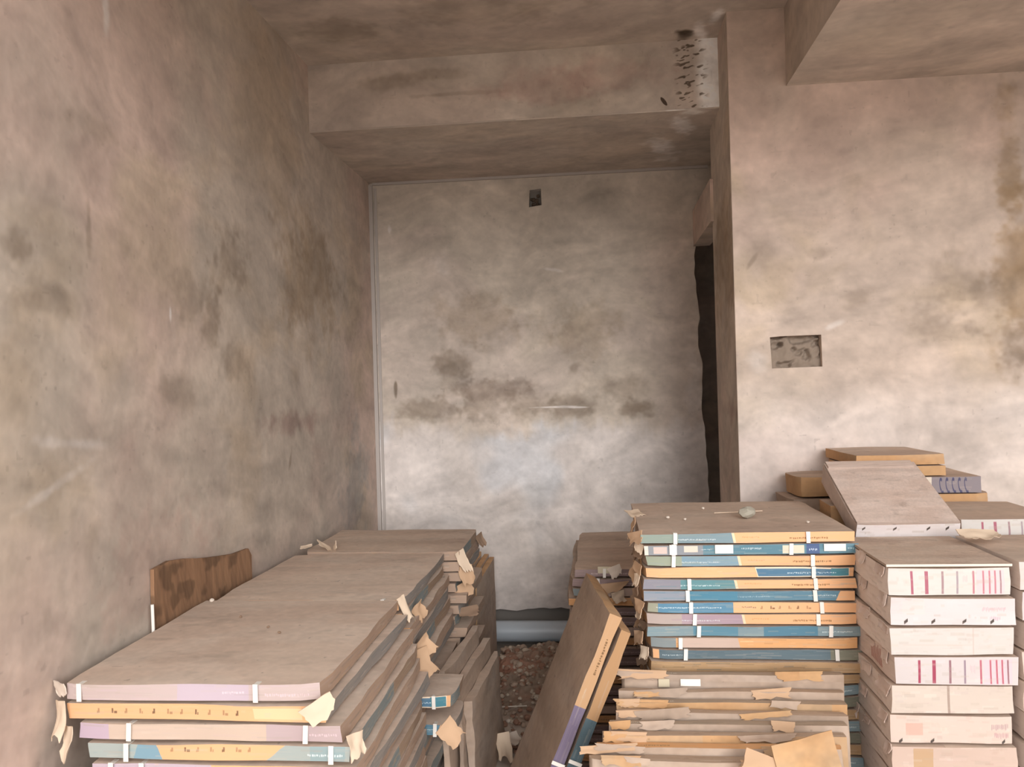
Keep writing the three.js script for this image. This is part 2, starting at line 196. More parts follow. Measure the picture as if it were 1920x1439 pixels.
P.lb = row((g, y) => { seg(g, y, 0, 1, '#4d6068'); worn(g, y, 351, 0.5, ['#5f7074', '#3f4f5c']); seg(g, y, 0, 0.31, '#ad865f'); ink(g, y, 0.55, 0.8, '#7d9098', 0.5, 6, 352); });
P.mauve = row((g, y) => { seg(g, y, 0, 1, '#8f7a78'); worn(g, y, 361, 0.5, ['#a08a84', '#7d6a6a']); ink(g, y, 0.1, 0.4, '#c8b4b0', 0.5, 6, 362); });
const AH = rows.length * RH;
const cv = document.createElement('canvas'); cv.width = AW; cv.height = AH;
{ const g = cv.getContext('2d'); g.fillStyle = '#b79a80'; g.fillRect(0, 0, AW, AH); rows.forEach((f, i) => { g.save(); g.beginPath(); g.rect(0, i * RH, AW, RH); g.clip(); f(g, i * RH); worn(g, i * RH, 900 + i, 0.28, ['#b7a698', '#a89a8e', '#c6b6a8'], 46); g.restore(); }); }
const printTex = new THREE.CanvasTexture(cv); printTex.colorSpace = THREE.SRGBColorSpace;

// ------------------------------------------------------------------ materials
const mat = (o, bump = 0.002) => new THREE.MeshStandardMaterial({ roughness: 0.92, metalness: 0, ...o, ...(o.bumpMap ? { bumpScale: bump } : {}) });
const M = {
  left: mat({ ...leftTex, roughness: 0.9 }, 0.003), back: mat({ ...backTex }, 0.003), right: mat({ ...rightTex }, 0.003), ceil: mat({ ...ceilTex }, 0.003), soffit: mat({ ...soffitTex }, 0.003), beam: mat({ ...beamTex }, 0.004),
  top: mat({ ...topTex }, 0.0015), lightenedTop: mat({ ...lightenedTopTex }, 0.0015), side: mat({ ...sideTex }, 0.0015), tan: mat({ ...tanTex }, 0.001), pink: mat({ ...pinkTex }, 0.0015),
  print: mat({ map: printTex, roughness: 0.75 }),
  strap: mat({ color: 0xe9e4dc, roughness: 0.55 }), label: mat({ color: 0xeeeae2, roughness: 0.8 }), beige: mat({ color: 0xcbbfa6 }),
  torn: mat({ color: 0xc4a283 }), tornPale: mat({ color: 0xdcc6ae }), tornDark: mat({ color: 0x8d7460 }), paper: mat({ color: 0xe2d3c4 }),
  mortar: mat({ color: 0x8c7d6f }), mortarDark: mat({ color: 0x5a4c40 }), cement: mat({ color: 0x7c7670 }), bead: mat({ color: 0xb5aca6 }),
  pvc: new THREE.MeshPhysicalMaterial({ color: 0xbcc6cf, roughness: 0.34, clearcoat: 0.2, clearcoatRoughness: 0.4 }),
  chip: mat({ color: 0xd8cbbd }), stone: mat({ color: 0xa8a294 }),
};

// ------------------------------------------------------------------ helpers
const taken = new Map();
function numbered(n) { const k = taken.get(n) || 0; taken.set(n, k + 1); return k ? n + '_' + String(k).padStart(3, '0') : n; }
function mesh(name, geo, m, parent) { const o = new THREE.Mesh(geo, m); o.name = name; o.castShadow = o.receiveShadow = true; parent.add(o); return o; }
function struct(name, geo, m, label) { const o = mesh(name, geo, m, scene); o.userData = { kind: 'structure' }; if (label) o.userData.label = label; return o; }
function tag(o, label, category, group) { o.userData.label = label; o.userData.category = category; if (group) o.userData.group = group; return o; }
// uv in metres from the direction each face points
function metricUV(g, ox = 0, oy = 0) {
  const p = g.attributes.position, n = g.attributes.normal, uv = new Float32Array(p.count * 2);
  for (let i = 0; i < p.count; i++) { const ax = Math.abs(n.getX(i)), ay = Math.abs(n.getY(i)), az = Math.abs(n.getZ(i)); const [u, v] = ax >= ay && ax >= az ? [p.getZ(i), p.getY(i)] : ay >= az ? [p.getX(i), p.getZ(i)] : [p.getX(i), p.getY(i)]; uv[2 * i] = u + ox; uv[2 * i + 1] = v + oy; }
  g.setAttribute('uv', new THREE.BufferAttribute(uv, 2)); return g;
}
const box = (x0, x1, y0, y1, z0, z1) => { const g = new THREE.BoxGeometry(x1 - x0, y1 - y0, z1 - z0); g.translate((x0 + x1) / 2, (y0 + y1) / 2, (z0 + z1) / 2); return metricUV(g); };
const poly = (pts) => { const s = new THREE.Shape(); pts.forEach(([x, y], i) => i ? s.lineTo(x, y) : s.moveTo(x, y)); return s; };
const rect = (x0, x1, y0, y1) => poly([[x0, y0], [x1, y0], [x1, y1], [x0, y1]]);
const hole = (s, pts) => { const h = new THREE.Path(); pts.forEach(([x, y], i) => i ? h.lineTo(x, y) : h.moveTo(x, y)); s.holes.push(h); return s; };
const slab = (shape, z0, z1) => { const g = new THREE.ExtrudeGeometry(shape, { depth: z1 - z0, bevelEnabled: false }); g.translate(0, 0, z0); return metricUV(g); };

// ------------------------------------------------------------------ the room
const XL = -1.238, ZB = -4.61, ZR = -3.39, CE = 2.855, SO = 2.56, XC = 0.53, ZF = -1.1, ZO = 1.2;
const floorMat = mat({ ...surface(4.4, 6.4, 512, 704, -1.3, -4.75, plaster(61, [[206, 193, 180], [201, 187, 174], [205, 189, 176]], [[-0.4, -4.1, 0.35, 0.25, [150, 100, 80], 0.9], [-0.35, -3.7, 0.25, 0.2, [140, 112, 94], 0.6], [-0.35, -3.3, 0.3, 0.1, DARK, 0.3]])) }, 0.006);
struct('floor', box(XL - 0.2, 3.2, -0.2, 0, -6.2, ZF), floorMat);
struct('ceiling', box(XL - 0.2, 3.2, CE, CE + 0.2, -6.2, ZF - 0.2), M.ceil);
struct('wall_left', box(XL - 0.2, XL, 0, CE, -6.2, ZO), M.left);
// back wall: brick base set back, plaster coat with a ragged foot, a ragged jamb beside the doorway and a chased-out box hole
{
  const r = rng(5), pts = [];
  for (let i = 0; i <= 60; i++) { const x = XL + (XC + 0.04 - XL) * i / 60; pts.push([x, 0.205 + 0.022 * (fbm(x * 8, 1, 90, 3) - 0.5) * 2 + 0.004 * r()]); }
  for (let i = 1; i <= 40; i++) { const y = 0.21 + (2.135 - 0.21) * i / 40; pts.push([0.575 - 0.06 * (y / 2.135) + 0.016 * (fbm(y * 16, 3, 91, 2) - 0.5) * 2 + 0.004 * r(), y]); }
  pts.push([0.515, 2.33], [0.9, 2.33], [0.9, CE], [XL, CE]);
  const s = hole(poly(pts), [[-0.356, 2.386], [-0.350, 2.478], [-0.288, 2.484], [-0.287, 2.394], [-0.32, 2.391]]);
  const w = struct('wall_back', slab(s, ZB - 0.05, ZB), M.back);
  mesh('masonry_core', mergeGeometries([box(XL, 0.5, 0, CE, ZB - 0.25, ZB - 0.05), box(0.5, 0.9, 2.33, CE, ZB - 0.25, ZB - 0.05)]), M.cement, w);
  const rk = rng(8), bits = []; for (let i = 0; i < 9; i++) { const g = new THREE.IcosahedronGeometry(0.008 + 0.008 * rk(), 0); g.translate(-0.345 + 0.05 * rk(), 2.395 + 0.075 * rk(), ZB - 0.046); bits.push(metricUV(g)); }
  mesh('rough_box_recess', mergeGeometries(bits), M.mortarDark, w);
}
// plaster bead and open joint along the left and top edges of the back wall
struct('trim_1', mergeGeometries([box(XL, XL + 0.02, 0.2, SO - 0.012, ZB, ZB + 0.016), box(XL + 0.028, XL + 0.042, 0.2, SO - 0.03, ZB, ZB + 0.006)]), M.bead);
struct('trim_2', mergeGeometries([box(XL + 0.02, 0.6, SO - 0.014, SO, ZB, ZB + 0.014)]), M.bead);
// right wall with the column, one plane, and the chased-out socket hole
{
  const s = hole(rect(XC, 3.0, 0, CE), [[0.664, 1.462], [0.659, 1.583], [0.70, 1.586], [0.852, 1.587], [0.853, 1.464]]);
  const w = struct('wall_right', slab(s, ZR - 0.085, ZR), M.right);
  mesh('wall_core', mergeGeometries([box(XC + 0.001, 3.0, 0, CE, ZR - 0.22, ZR - 0.085), box(XC + 0.001, 0.76, 0, CE, -3.95, ZR - 0.2)]), M.soffit, w);
  const g = new THREE.PlaneGeometry(0.2, 0.13, 40, 26), p = g.attributes.position;
  for (let i = 0; i < p.count; i++) { const x = p.getX(i), y = p.getY(i); let d = 0.028 * (fbm(x * 30, y * 30, 95, 4)); d -= 0.045 * (1 - sstep(0.002, 0.012, Math.hypot(x + 0.055, y - 0.03))); d -= 0.02 * sstep(0.55, 0.7, fbm(x * 26 + 5, y * 40, 98, 3)); p.setZ(i, d); }
  g.computeVertexNormals(); g.translate(0.757, 1.524, ZR - 0.038);
  const m = mesh('rough_mortar', g, M.mortar, w); m.userData.label = 'rough grey mortar inside the chased socket hole';
}
struct('column', box(XC - 0.001, XC + 0.02, 0, CE, -3.95, ZR - 0.002), M.left, 'side of the plastered column');
struct('beam', mergeGeometries([box(XL, XC + 0.0, SO + 0.006, CE, -3.66, -3.64)]), M.beam, 'plastered beam face across the alcove');
struct('beam_soffit', box(XL, 0.7, SO, SO + 0.05, ZB - 0.02, -3.642), M.soffit, 'plastered underside of the deep beam');
struct('drop_slab', box(0.748, 3.0, SO - 0.008, CE, ZR, ZF - 0.2), M.ceil, 'lowered ceiling slab on the right');
struct('door_lintel', box(0.515, 0.60, 2.135, 2.325, ZB + 0.001, -3.9), M.right, 'plastered lintel over the dark doorway');
// the passage behind the column; slot in its unseen end wall added to let light in
struct('passage_walls', mergeGeometries([box(2.0, 2.15, 0, CE, -5.95, -3.6), box(2.0, 2.15, 2.1, CE, -6.2, -5.95), box(XL, 2.15, 0, CE, -6.35, -6.2), box(0.9, 2.0, SO, SO + 0.1, -6.2, -3.6)]), M.left, 'walls of the passage behind the doorway with an added light slot');
struct('wall_side_right', box(3.0, 3.2, 0, CE, ZR - 0.3, ZF), M.right);
// the room stands open to the yard; unseen front wall above, its lower edge dropped to shade the upper walls
struct('wall_front', box(XL - 0.2, 3.2, 2.6, 5.6, ZF - 0.2, ZF - 0.001), M.right);
struct('yard_ground', box(-30, 30, -0.25, -0.002, ZF, 40), mat({ color: 0xc4bbb0 }), 'pale dusty yard in front of the open room');

// ------------------------------------------------------------------ cartons
function crumple(g, w, h, d, amp, seed, soft = 1) {
  const p = g.attributes.position, r = rng(seed), cr = [0, 1, 2, 3].map(() => r() < 0.4 ? 0.003 + 0.009 * r() : 0.001);
  for (let i = 0; i < p.count; i++) {
    let x = p.getX(i), y = p.getY(i), z = p.getZ(i);
    const ty = y / h; const ex = Math.abs(x) / (w / 2), ez = Math.abs(z) / (d / 2);
    const q = (x > 0 ? 1 : 0) + (z > 0 ? 2 : 0), near = Math.hypot(Math.max(0, w / 2 - Math.abs(x)), Math.max(0, d / 2 - Math.abs(z)));
    const crush = soft * cr[q] * Math.max(0, 1 - near / 0.045);
    const nx = noise(z * 9 + seed, y * 30, seed) - 0.5, nz = noise(x * 9 + seed, y * 30, seed + 1) - 0.5;
    if (ex > 0.99) x += Math.sign(x) * (amp * nx * 1.6 - crush); if (ez > 0.99) z += Math.sign(z) * (amp * nz * 1.6 - crush);
    const ed = Math.max(0, 1 - Math.min(w / 2 - Math.abs(p.getX(i)), d / 2 - Math.abs(p.getZ(i))) / 0.06);
    const lift = noise(x * 7 + seed * 3, z * 7, seed + 2);
    if (ty > 0.9) y -= amp * (0.25 + ed) * lift * 0.9; else if (ty < 0.1) y += amp * ed * noise(x * 7, z * 7 + seed, seed + 4) * 0.7;
    p.setXYZ(i, x, y, z);
  }
  g.computeVertexNormals();
}
const FACE = { right: 0, left: 1, top: 2, bottom: 3, front: 4, back: 5 };
function carton({ w = 0.6, h = 0.04, d = 0.6, name = 'tile_carton', prints = {}, mats = {}, base = M.side, straps = [], strapW = 0.011, seed = 1, amp = 0.004, labels = [], seg = [12, 3, 10] }) {
  const root = new THREE.Group(); root.name = numbered(name); scene.add(root);
  const g = new THREE.BoxGeometry(w, h, d, ...seg); g.translate(0, h / 2, 0);
  const flat = g.attributes.uv.array.slice(), nrm = g.attributes.normal.clone();
  metricUV(g, seed * 0.37 % 1, seed * 0.61 % 1);
  const uv = g.attributes.uv, per = {}; let at = 0;
  [[seg[2], seg[1]], [seg[2], seg[1]], [seg[0], seg[2]], [seg[0], seg[2]], [seg[0], seg[1]], [seg[0], seg[1]]].forEach(([a, b], i) => { const n = (a + 1) * (b + 1); per[i] = [at, n]; at += n; });
  const ms = [base, base, M.top, base, base, base];
  for (const k in mats) ms[FACE[k]] = mats[k];
  for (const k in prints) {
    const f = FACE[k], rw = prints[k]; ms[f] = M.print;
    for (let i = per[f][0]; i < per[f][0] + per[f][1]; i++) uv.setXY(i, flat[2 * i] * 0.998 + 0.001, 1 - (rw + 1 - (flat[2 * i + 1] * 0.92 + 0.04)) / rows.length);
  }
  crumple(g, w, h, d, amp, seed, name === 'white_carton' ? 0.35 : 1);
  mesh('body', g, ms, root);
  for (const f of straps) {
    const x = (f - 0.5) * w, e = amp * 0.8 + 0.0012, t = [];
    t.push(new THREE.BoxGeometry(strapW, h + 0.001, 0.0016, 1, 4, 1).translate(x, h / 2, d / 2 + e));
    t.push(new THREE.BoxGeometry(strapW, 0.0012, e + 0.02).translate(x, h - amp * 0.5, d / 2 - 0.01 + e / 2));
    const sg = mergeGeometries(t), p = sg.attributes.position, sk = 0.12 * (hash(seed, Math.round(f * 100), 9) - 0.5); for (let i = 0; i < p.count; i++) p.setX(i, p.getX(i) + sk * (p.getY(i) - h / 2));
    mesh('strap', sg, M.strap, root);
  }
  for (const [a, b, t, u, m] of labels) mesh('paper_label', new THREE.BoxGeometry((b - a) * w, (u - t) * h, 0.001).translate(((a + b) / 2 - 0.5) * w, (t + u) / 2 * h, d / 2 + amp * 0.8 + 0.001), m || M.label, root);
  root.userData.size = undefined; delete root.userData.size;
  return root;
}
const place = (o, x, y, z, ry = 0) => { o.position.set(x, y, z); o.rotation.y = ry; return o; };
// a torn, bent scrap of cardboard: jagged outline, real thickness, curled
function scrap(seed, sx, sy, curl = 8, thick = 0.0022) {
  const g = new THREE.BoxGeometry(sx, sy, thick, 7, 7, 1), p = g.attributes.position;
  for (let i = 0; i < p.count; i++) {
    let x = p.getX(i), y = p.getY(i), z = p.getZ(i); const t = 0.5 - y / sy, u = x / sx + 0.5;   // t runs from the fixed edge to the torn end
    const jag = hash(Math.round(u * 7), 3, seed) * 0.5 + 0.5 * noise(u * 3, 1, seed), side = hash(Math.round(t * 7), 5, seed);
    x *= 1 - 0.3 * side * t * (Math.abs(u - 0.5) * 2); y += sy * 0.42 * jag * t; x += sx * 0.25 * (noise(t * 2, 7, seed) - 0.5) * t;
    z += curl * (t * sy) * (t * sy) * 0.5 + 0.16 * (noise(u * 2.5 + seed, t * 2.5, seed) - 0.5) * Math.min(sx, sy);
    p.setXYZ(i, x, y, z);
  }
  g.computeVertexNormals(); return metricUV(g, seed * 0.3, seed * 0.7);
}
function flap(parent, x, y, z, rx, ry, rz, sx, sy, seed, m = M.torn, curl = 8) { const o = mesh('torn_flap', scrap(seed, sx, sy, curl), m, parent); o.position.set(x, y, z); o.rotation.set(rx, ry, rz); return o; }
const ORD = ['top', 'second', 'third', 'fourth', 'fifth', 'sixth', 'seventh', 'eighth', 'ninth', 'tenth', 'eleventh', 'twelfth', 'thirteenth', 'fourteenth', 'fifteenth', 'sixteenth', 'seventeenth', 'eighteenth', 'nineteenth', 'twentieth', 'twenty-first', 'twenty-second', 'twenty-third', 'twenty-fourth', 'twenty-fifth', 'twenty-sixth', 'twenty-seventh', 'twenty-eighth', 'twenty-ninth', 'thirtieth'];
const nth = (i) => i ? ORD[i] + ' from top' : 'topmost';
// n cartons from the top down; spec(i) gives what differs
function pile({ n, pitch, gap = 0.0035, x, z, w, d, seed, spec, word, where, group, name }) {
  const out = [];
  for (let i = 0; i < n; i++) {
    const s = spec(i) || {}, r = rng(seed * 131 + i * 17);
    const c = carton({ w: s.w || w, d: s.d || d, h: pitch - gap, name, seed: seed * 40 + i, ...s });
    place(c, x + (s.dx ?? (r() - 0.5) * 0.012), (n - 1 - i) * pitch, z + (s.dz ?? (r() - 0.5) * 0.012), s.ry ?? (r() - 0.5) * 0.02);
    tag(c, (s.word || word) + ', ' + nth(i) + ' of ' + where, 'carton', group); out.push(c);
  }
  return out;
}
const shift = (i) => i < 1 ? 0 : i < 2 ? 0.02 : i < 3 ? 0.045 : i < 8 ? 0.062 + 0.01 * ((i * 7) % 3) : 0.075;
// ---- left wall: three piles in a row, front to back
const frontRows = [P.a1, P.a2, P.a3, P.a4, P.a5, P.a3, P.a2], frontWord = ['dusty tile carton with mauve edge', 'tile carton with orange edge and small dark icons', 'tile carton with beige edge', 'tile carton with teal edge and orange middle', 'tile carton with mauve and orange edge'];
const frontStraps = [[0.075, 0.75], [], [0.2, 0.87], [0.16, 0.93], [0.08, 0.2], [0.3], [0.7]];
const pA = pile({ n: 19, pitch: 0.0421, x: -0.913, z: -2.135, w: 0.595, d: 0.72, seed: 1, word: 'brown tile carton', where: 'front left pile', group: 'front left pile of tile cartons', spec: (i) => ({ prints: { front: frontRows[i % 7], right: [P.s2, P.s1, P.s2, P.s3][i % 4] }, mats: { left: M.side, back: M.side, top: M.lightenedTop }, word: frontWord[i] || 'dusty tile carton', dx: shift(i), straps: frontStraps[i % 7], amp: i ? 0.006 : 0.004, ry: [0.012, -0.01, 0.0, 0.008][i % 4] }) });
const pB = pile({ n: 19, pitch: 0.0419, x: -0.905, z: -2.868, w: 0.59, d: 0.70, seed: 2, word: 'dusty tile carton', where: 'middle left pile', group: 'middle left pile of tile cartons', spec: (i) => ({ prints: { front: [P.b4, P.b6, P.b10, P.b4][i % 4], right: [P.s1, P.s3, P.s2][i % 3] }, mats: { top: M.lightenedTop }, dx: i < 2 ? 0 : i < 5 ? 0.02 : i === 7 || i === 9 ? 0.145 : 0.03 + 0.012 * ((i * 5) % 3), straps: [0.9], amp: 0.006, ...(i === 7 || i === 9 ? { d: 0.2, dz: 0.24 } : {}) }) });
const pC = pile({ n: 19, pitch: 0.0421, x: -0.875, z: -3.49, w: 0.62, d: 0.50, seed: 3, word: 'dark dusty tile carton', where: 'rear left pile by the back wall', group: 'rear left pile of tile cartons', spec: (i) => ({ prints: { front: P.s2, right: [P.s3, P.s2, P.s1][i % 3] }, dx: i < 2 ? 0.01 : -0.01 + 0.02 * ((i * 5) % 3), amp: 0.006 }) });
flap(pA[1], 0.285, 0.03, 0.372, 0.1, 0.5, 0.4, 0.075, 0.055, 11, M.tornPale, 6);
flap(pA[0], -0.302, 0.02, 0.352, 0.3, -0.5, 0.2, 0.05, 0.04, 12, M.paper, 4);
flap(pA[1], -0.302, 0.0, 0.368, 0.1, -0.4, 0.15, 0.035, 0.09, 13, M.tornPale, 6);
flap(pA[2], -0.315, -0.01, 0.366, 0.0, -0.5, 0.1, 0.03, 0.08, 14, M.tornPale, 6);
flap(pA[3], 0.304, 0.03, 0.35, -0.2, 1.2, 0.1, 0.05, 0.06, 15, M.tornPale, 6);
flap(pB[0], 0.296, 0.0, 0.335, 0.2, 1.0, 0.2, 0.03, 0.1, 16, M.tornPale, 5);
flap(pB[1], 0.31, 0.0, 0.2, 0.1, 1.3, 0.4, 0.06, 0.06, 17, M.torn, 9);
flap(pB[3], 0.32, 0.0, 0.3, 0.2, 0.9, 0.5, 0.07, 0.07, 18, M.torn, 9);
flap(pB[4], 0.325, 0.0, 0.33, -0.3, 0.9, 0.3, 0.07, 0.1, 19, M.torn, 7);
flap(pB[7], 0.33, 0.02, 0.33, -0.2, 0.7, 0.8, 0.06, 0.08, 20, M.torn, 7);
flap(pC[0], 0.318, -0.01, 0.235, 0.1, 0.8, 0.3, 0.045, 0.1, 21, M.tornPale, 6);
flap(pC[1], 0.33, -0.02, 0.225, 0.1, 0.4, 0.1, 0.06, 0.08, 22, M.torn, 9);
flap(pC[3], 0.33, 0.0, 0.2, 0.2, 0.5, 0.3, 0.08, 0.06, 23, M.torn, 12);
flap(pC[5], 0.33, 0.0, 0.22, -0.6, 0.3, 0.3, 0.09, 0.05, 24, M.tornDark, 9);
flap(pC[0], 0.322, -0.01, -0.2, 0.2, 1.2, 0.1, 0.05, 0.07, 25, M.tornDark, 9);
// cartons standing on edge at the far end of the left row, narrow tan edges to the camera
for (let i = 0; i < 4; i++) {
  const c = carton({ w: 0.0265, h: 0.575 - 0.012 * i, d: 0.6, seed: 300 + i, base: M.tan, mats: { top: M.tan, left: M.side, right: M.side }, amp: 0.003, seg: [2, 8, 6] });
  place(c, -0.672 + i * 0.0295, 0, -4.13 + 0.012 * i);
  tag(c, ['first', 'second', 'third', 'outermost'][i] + ' upright tan carton beside the rear left pile, counted from the wall', 'carton', 'upright cartons at the end of the left row');
}
// cartons leaning on the flank of the left row
[[-0.516, -3.06, 0.48, 0.03], [-0.48, -3.1, 0.42, 0.035], [-0.444, -3.13, 0.36, 0.04]].forEach(([x, z, h, lean], i) => {
  const c = carton({ w: 0.03, h, d: 0.55, seed: 320 + i, base: M.side, mats: { top: M.top }, amp: 0.007, seg: [2, 10, 8] });
  place(c, x, 0.004, z, -0.06); c.rotation.z = lean;
  tag(c, ['inner', 'middle', 'outer'][i] + ' crumpled dusty carton leaning against the left row above the floor', 'carton', 'cartons leaning on the left row');
});
// ---- blue and orange pile in the middle
const blue = [P.b1, P.b2, P.b3, P.b4, P.b5, P.b6, P.b7, P.b8, P.b9, P.b10, P.b11, P.b12];
const blueWord = ['tile carton with grey teal and orange edge', 'blue tile carton with several paper labels', 'tile carton with teal and orange edge', 'orange tile carton with long blue panel', 'carton with green teal and orange edge', 'blue tile carton with white lettering', 'carton, blue left, icons on orange', 'tile carton with mauve and orange edge', 'grey blue tile carton', 'orange tile carton with grey left end', 'dark slate tile carton', 'brown tile carton'];
const blueStraps = [[0.165, 0.785], [0.14, 0.69], [0.14, 0.79], [0.8], [0.22, 0.81], [0.215, 0.81], [0.22, 0.83], [0.24, 0.815], [0.245, 0.86], [0.16], [0.175, 0.88], []];
const blueDx = [-0.004, 0.008, 0.006, 0.004, 0.0, 0.0, 0.004, 0.004, 0.008, 0.008, 0.012, 0.01];
const pD = pile({ n: 30, pitch: 0.0332, gap: 0.0025, x: 0.4, z: -2.775, w: 0.592, d: 0.62, seed: 4, word: 'brown tile carton', where: 'tall blue and orange pile', group: 'tall blue and orange pile of tile cartons', spec: (i) => ({ prints: { front: i < 12 ? blue[i] : [P.b12, P.b9, P.b11][i % 3], right: [P.s2, P.s3][i % 2] }, mats: { left: [M.side, M.tan][i % 2] }, word: blueWord[i], dx: blueDx[i] ?? 0.01, straps: blueStraps[i] || [0.3], amp: 0.004, ry: [0.012, 0.0, 0.006, -0.006][i % 4] * 0.6, labels: i === 1 ? [[0.335, 0.42, 0.15, 0.95, M.label], [0.84, 0.94, 0.3, 0.95, M.label], [0.12, 0.155, 0.05, 0.98, M.strap]] : [] }) });
{ // torn ends hang along the left flank of the blue pile
  const r = rng(77);
  for (let i = 0; i < 12; i++) {
    flap(pD[i], -0.303 - 0.012 * r(), 0.01 + 0.01 * r(), 0.24 + 0.06 * r(), (r() - 0.5) * 0.5, -0.9 - 0.6 * r(), (r() - 0.5) * 0.8, 0.035 + 0.04 * r(), 0.025 + 0.02 * r(), 400 + i, [M.torn, M.tornPale, M.tornDark][i % 3], 9);
    if (i % 2 === 0) flap(pD[i], -0.305, 0.005, 0.1 + 0.1 * r(), (r() - 0.5), -1.3, (r() - 0.5) * 1.4, 0.06, 0.06, 430 + i, [M.tornDark, M.torn][i % 4 ? 0 : 1], 9);
  }
  flap(pD[0], -0.29, 0.024, -0.05, -1.3, 0.1, 0.3, 0.05, 0.1, 450, M.tornPale, 3);
}
// ---- pile behind it, in front of the pipe
const pE = pile({ n: 21, pitch: 0.0357, x: 0.17, z: -3.53, w: 0.60, d: 0.79, seed: 5, word: 'dark dusty tile carton', where: 'pile between the pipe and column', group: 'pile of cartons in front of the pipe', spec: (i) => ({ prints: { front: [P.mauve, P.mauve, P.b10, P.f3][i % 4], left: P.s3 }, mats: { top: M.top }, dx: i === 0 ? 0.02 : -0.012 + 0.008 * (i % 3), straps: i < 2 ? [0.18] : [], amp: 0.006, labels: i === 0 ? [[0.14, 0.24, 0.5, 1.25, M.beige]] : [] }) });
flap(pE[0], -0.15, 0.02, 0.4, 0.2, 0.2, 0.4, 0.05, 0.05, 461, M.paper, 6);
flap(pE[1], -0.14, 0.0, 0.41, 0.1, 0.1, 0.1, 0.12, 0.04, 462, M.torn, 6);
flap(pE[2], -0.13, 0.0, 0.41, 0.1, 0.3, 0.2, 0.05, 0.05, 463, M.tornPale, 6);
// ---- two cartons leaning on the left flank of the blue pile
{
  const v = new THREE.Vector3(-0.075, -0.02, -0.6).normalize(), u0 = new THREE.Vector3(-0.40, -0.917, 0), n = new THREE.Vector3().crossVectors(u0, v).normalize(), u = new THREE.Vector3().crossVectors(v, n).normalize();
  // local x = thickness, y = up along the slope, z = towards the camera
  const m4 = new THREE.Matrix4().makeBasis(n.clone(), u.clone().negate(), v.clone().negate());
  for (let i = 0; i < 2; i++) {
    const h = 0.86 - 0.03 * i, c = carton({ w: 0.034, h, d: 0.6, seed: 340 + i, base: M.side, mats: { top: M.tan }, amp: 0.004, seg: [3, 14, 10] });
    // long edge print runs down the slope
    const b = c.children[0], uv = b.geometry.attributes.uv, pos = b.geometry.attributes.position, nn = 4 * 15, st = 2 * (11 * 15) + 2 * (4 * 11), rw = i ? P.lb : P.lp;
    for (let k = st; k < st + nn; k++) uv.setXY(k, clamp(1 - pos.getY(k) / h, 0.002, 0.998), 1 - (rw + 0.5 + clamp(pos.getX(k) / 0.034, -0.45, 0.45)) / rows.length);
    b.material[FACE.front] = M.print;
    mesh('strap', new THREE.BoxGeometry(0.037, 0.01, 0.002).translate(0, 0.43 + 0.02 * i, 0.3045), M.strap, c);
    c.quaternion.setFromRotationMatrix(m4);
    const top = new THREE.Vector3(0.01, 0.795, -2.35).addScaledVector(n, 0.017 + i * 0.042).addScaledVector(u, h + 0.03 * i).addScaledVector(v, 0.3);
    c.position.copy(top);
    tag(c, i ? 'inner leaning carton with slate edge, between purple-edged carton and blue pile' : 'leaning carton with tan and purple edge resting on the blue pile', 'carton', 'cartons leaning on the blue pile');
  }
}
// ---- cartons standing on edge in front of the blue pile
{
  const word = ['rearmost and tallest', 'second from the back', 'third from the back', 'fourth from the back', 'fifth from the back', 'sixth from the back', 'seventh from the back', 'frontmost'];
  const fr = [P.f2, P.f1, P.f2, P.f1, P.f2, P.f1, P.f3, P.f1], xs = [0.335, 0.325, 0.318, 0.31, 0.295, 0.28, 0.262, 0.245];
  for (let i = 0; i < 8; i++) {
    const h = 0.62 - 0.012 * i - (i ? 0.022 : 0), th = i === 6 || i === 7 ? 0.036 : 0.031;
    const c = carton({ w: 0.60, h, d: th, seed: 360 + i, base: M.side, mats: { front: i % 3 === 2 ? M.tan : M.side, back: M.side }, prints: { top: fr[i] }, amp: 0.005, seg: [16, 10, 3], labels: i === 0 ? [[0.27, 0.36, 0.945, 0.975, M.label], [0.17, 0.22, 0.94, 0.975, M.beige]] : [] });
    place(c, xs[i], 0.0, -2.372 + i * 0.0425, (i % 3 - 1) * 0.006); c.rotation.x = -0.05;
    tag(c, 'tile carton standing on edge, ' + word[i] + ' of the row before the blue pile', 'carton', 'cartons standing on edge before the blue pile');
    const r = rng(500 + i); for (let k = 0; k < 3; k++) flap(c, -0.27 + 0.1 * r() + (k === 2 ? 0.36 : 0), h - 0.008, th / 2 + 0.002, -0.15 - 0.3 * r(), 0, (r() - 0.5) * 0.2, 0.05 + 0.1 * r(), 0.02 + 0.012 * r(), 510 + i * 5 + k, [M.torn, M.side, M.tan][(i + k) % 3], 5);
  }
}
function loose(name, geo, m, x, y, z, rx, ry, rz, label, category, group) { const o = mesh(numbered(name), geo, m, scene); o.position.set(x, y, z); o.rotation.set(rx, ry, rz); return tag(o, label, category, group); }
loose('cardboard_sheet', scrap(601, 0.15, 0.24, 1.2, 0.004), M.tan, 0.47, 0.47, -2.025, -0.25, 0.1, 0.22, 'large torn brown cardboard sheet hanging over the standing cartons', 'cardboard');
loose('cardboard_sheet', scrap(602, 0.12, 0.08, 1.0, 0.004), M.torn, 0.36, 0.51, -2.02, -0.4, 0, -0.35, 'small torn tan cardboard piece left of the large torn sheet', 'cardboard');
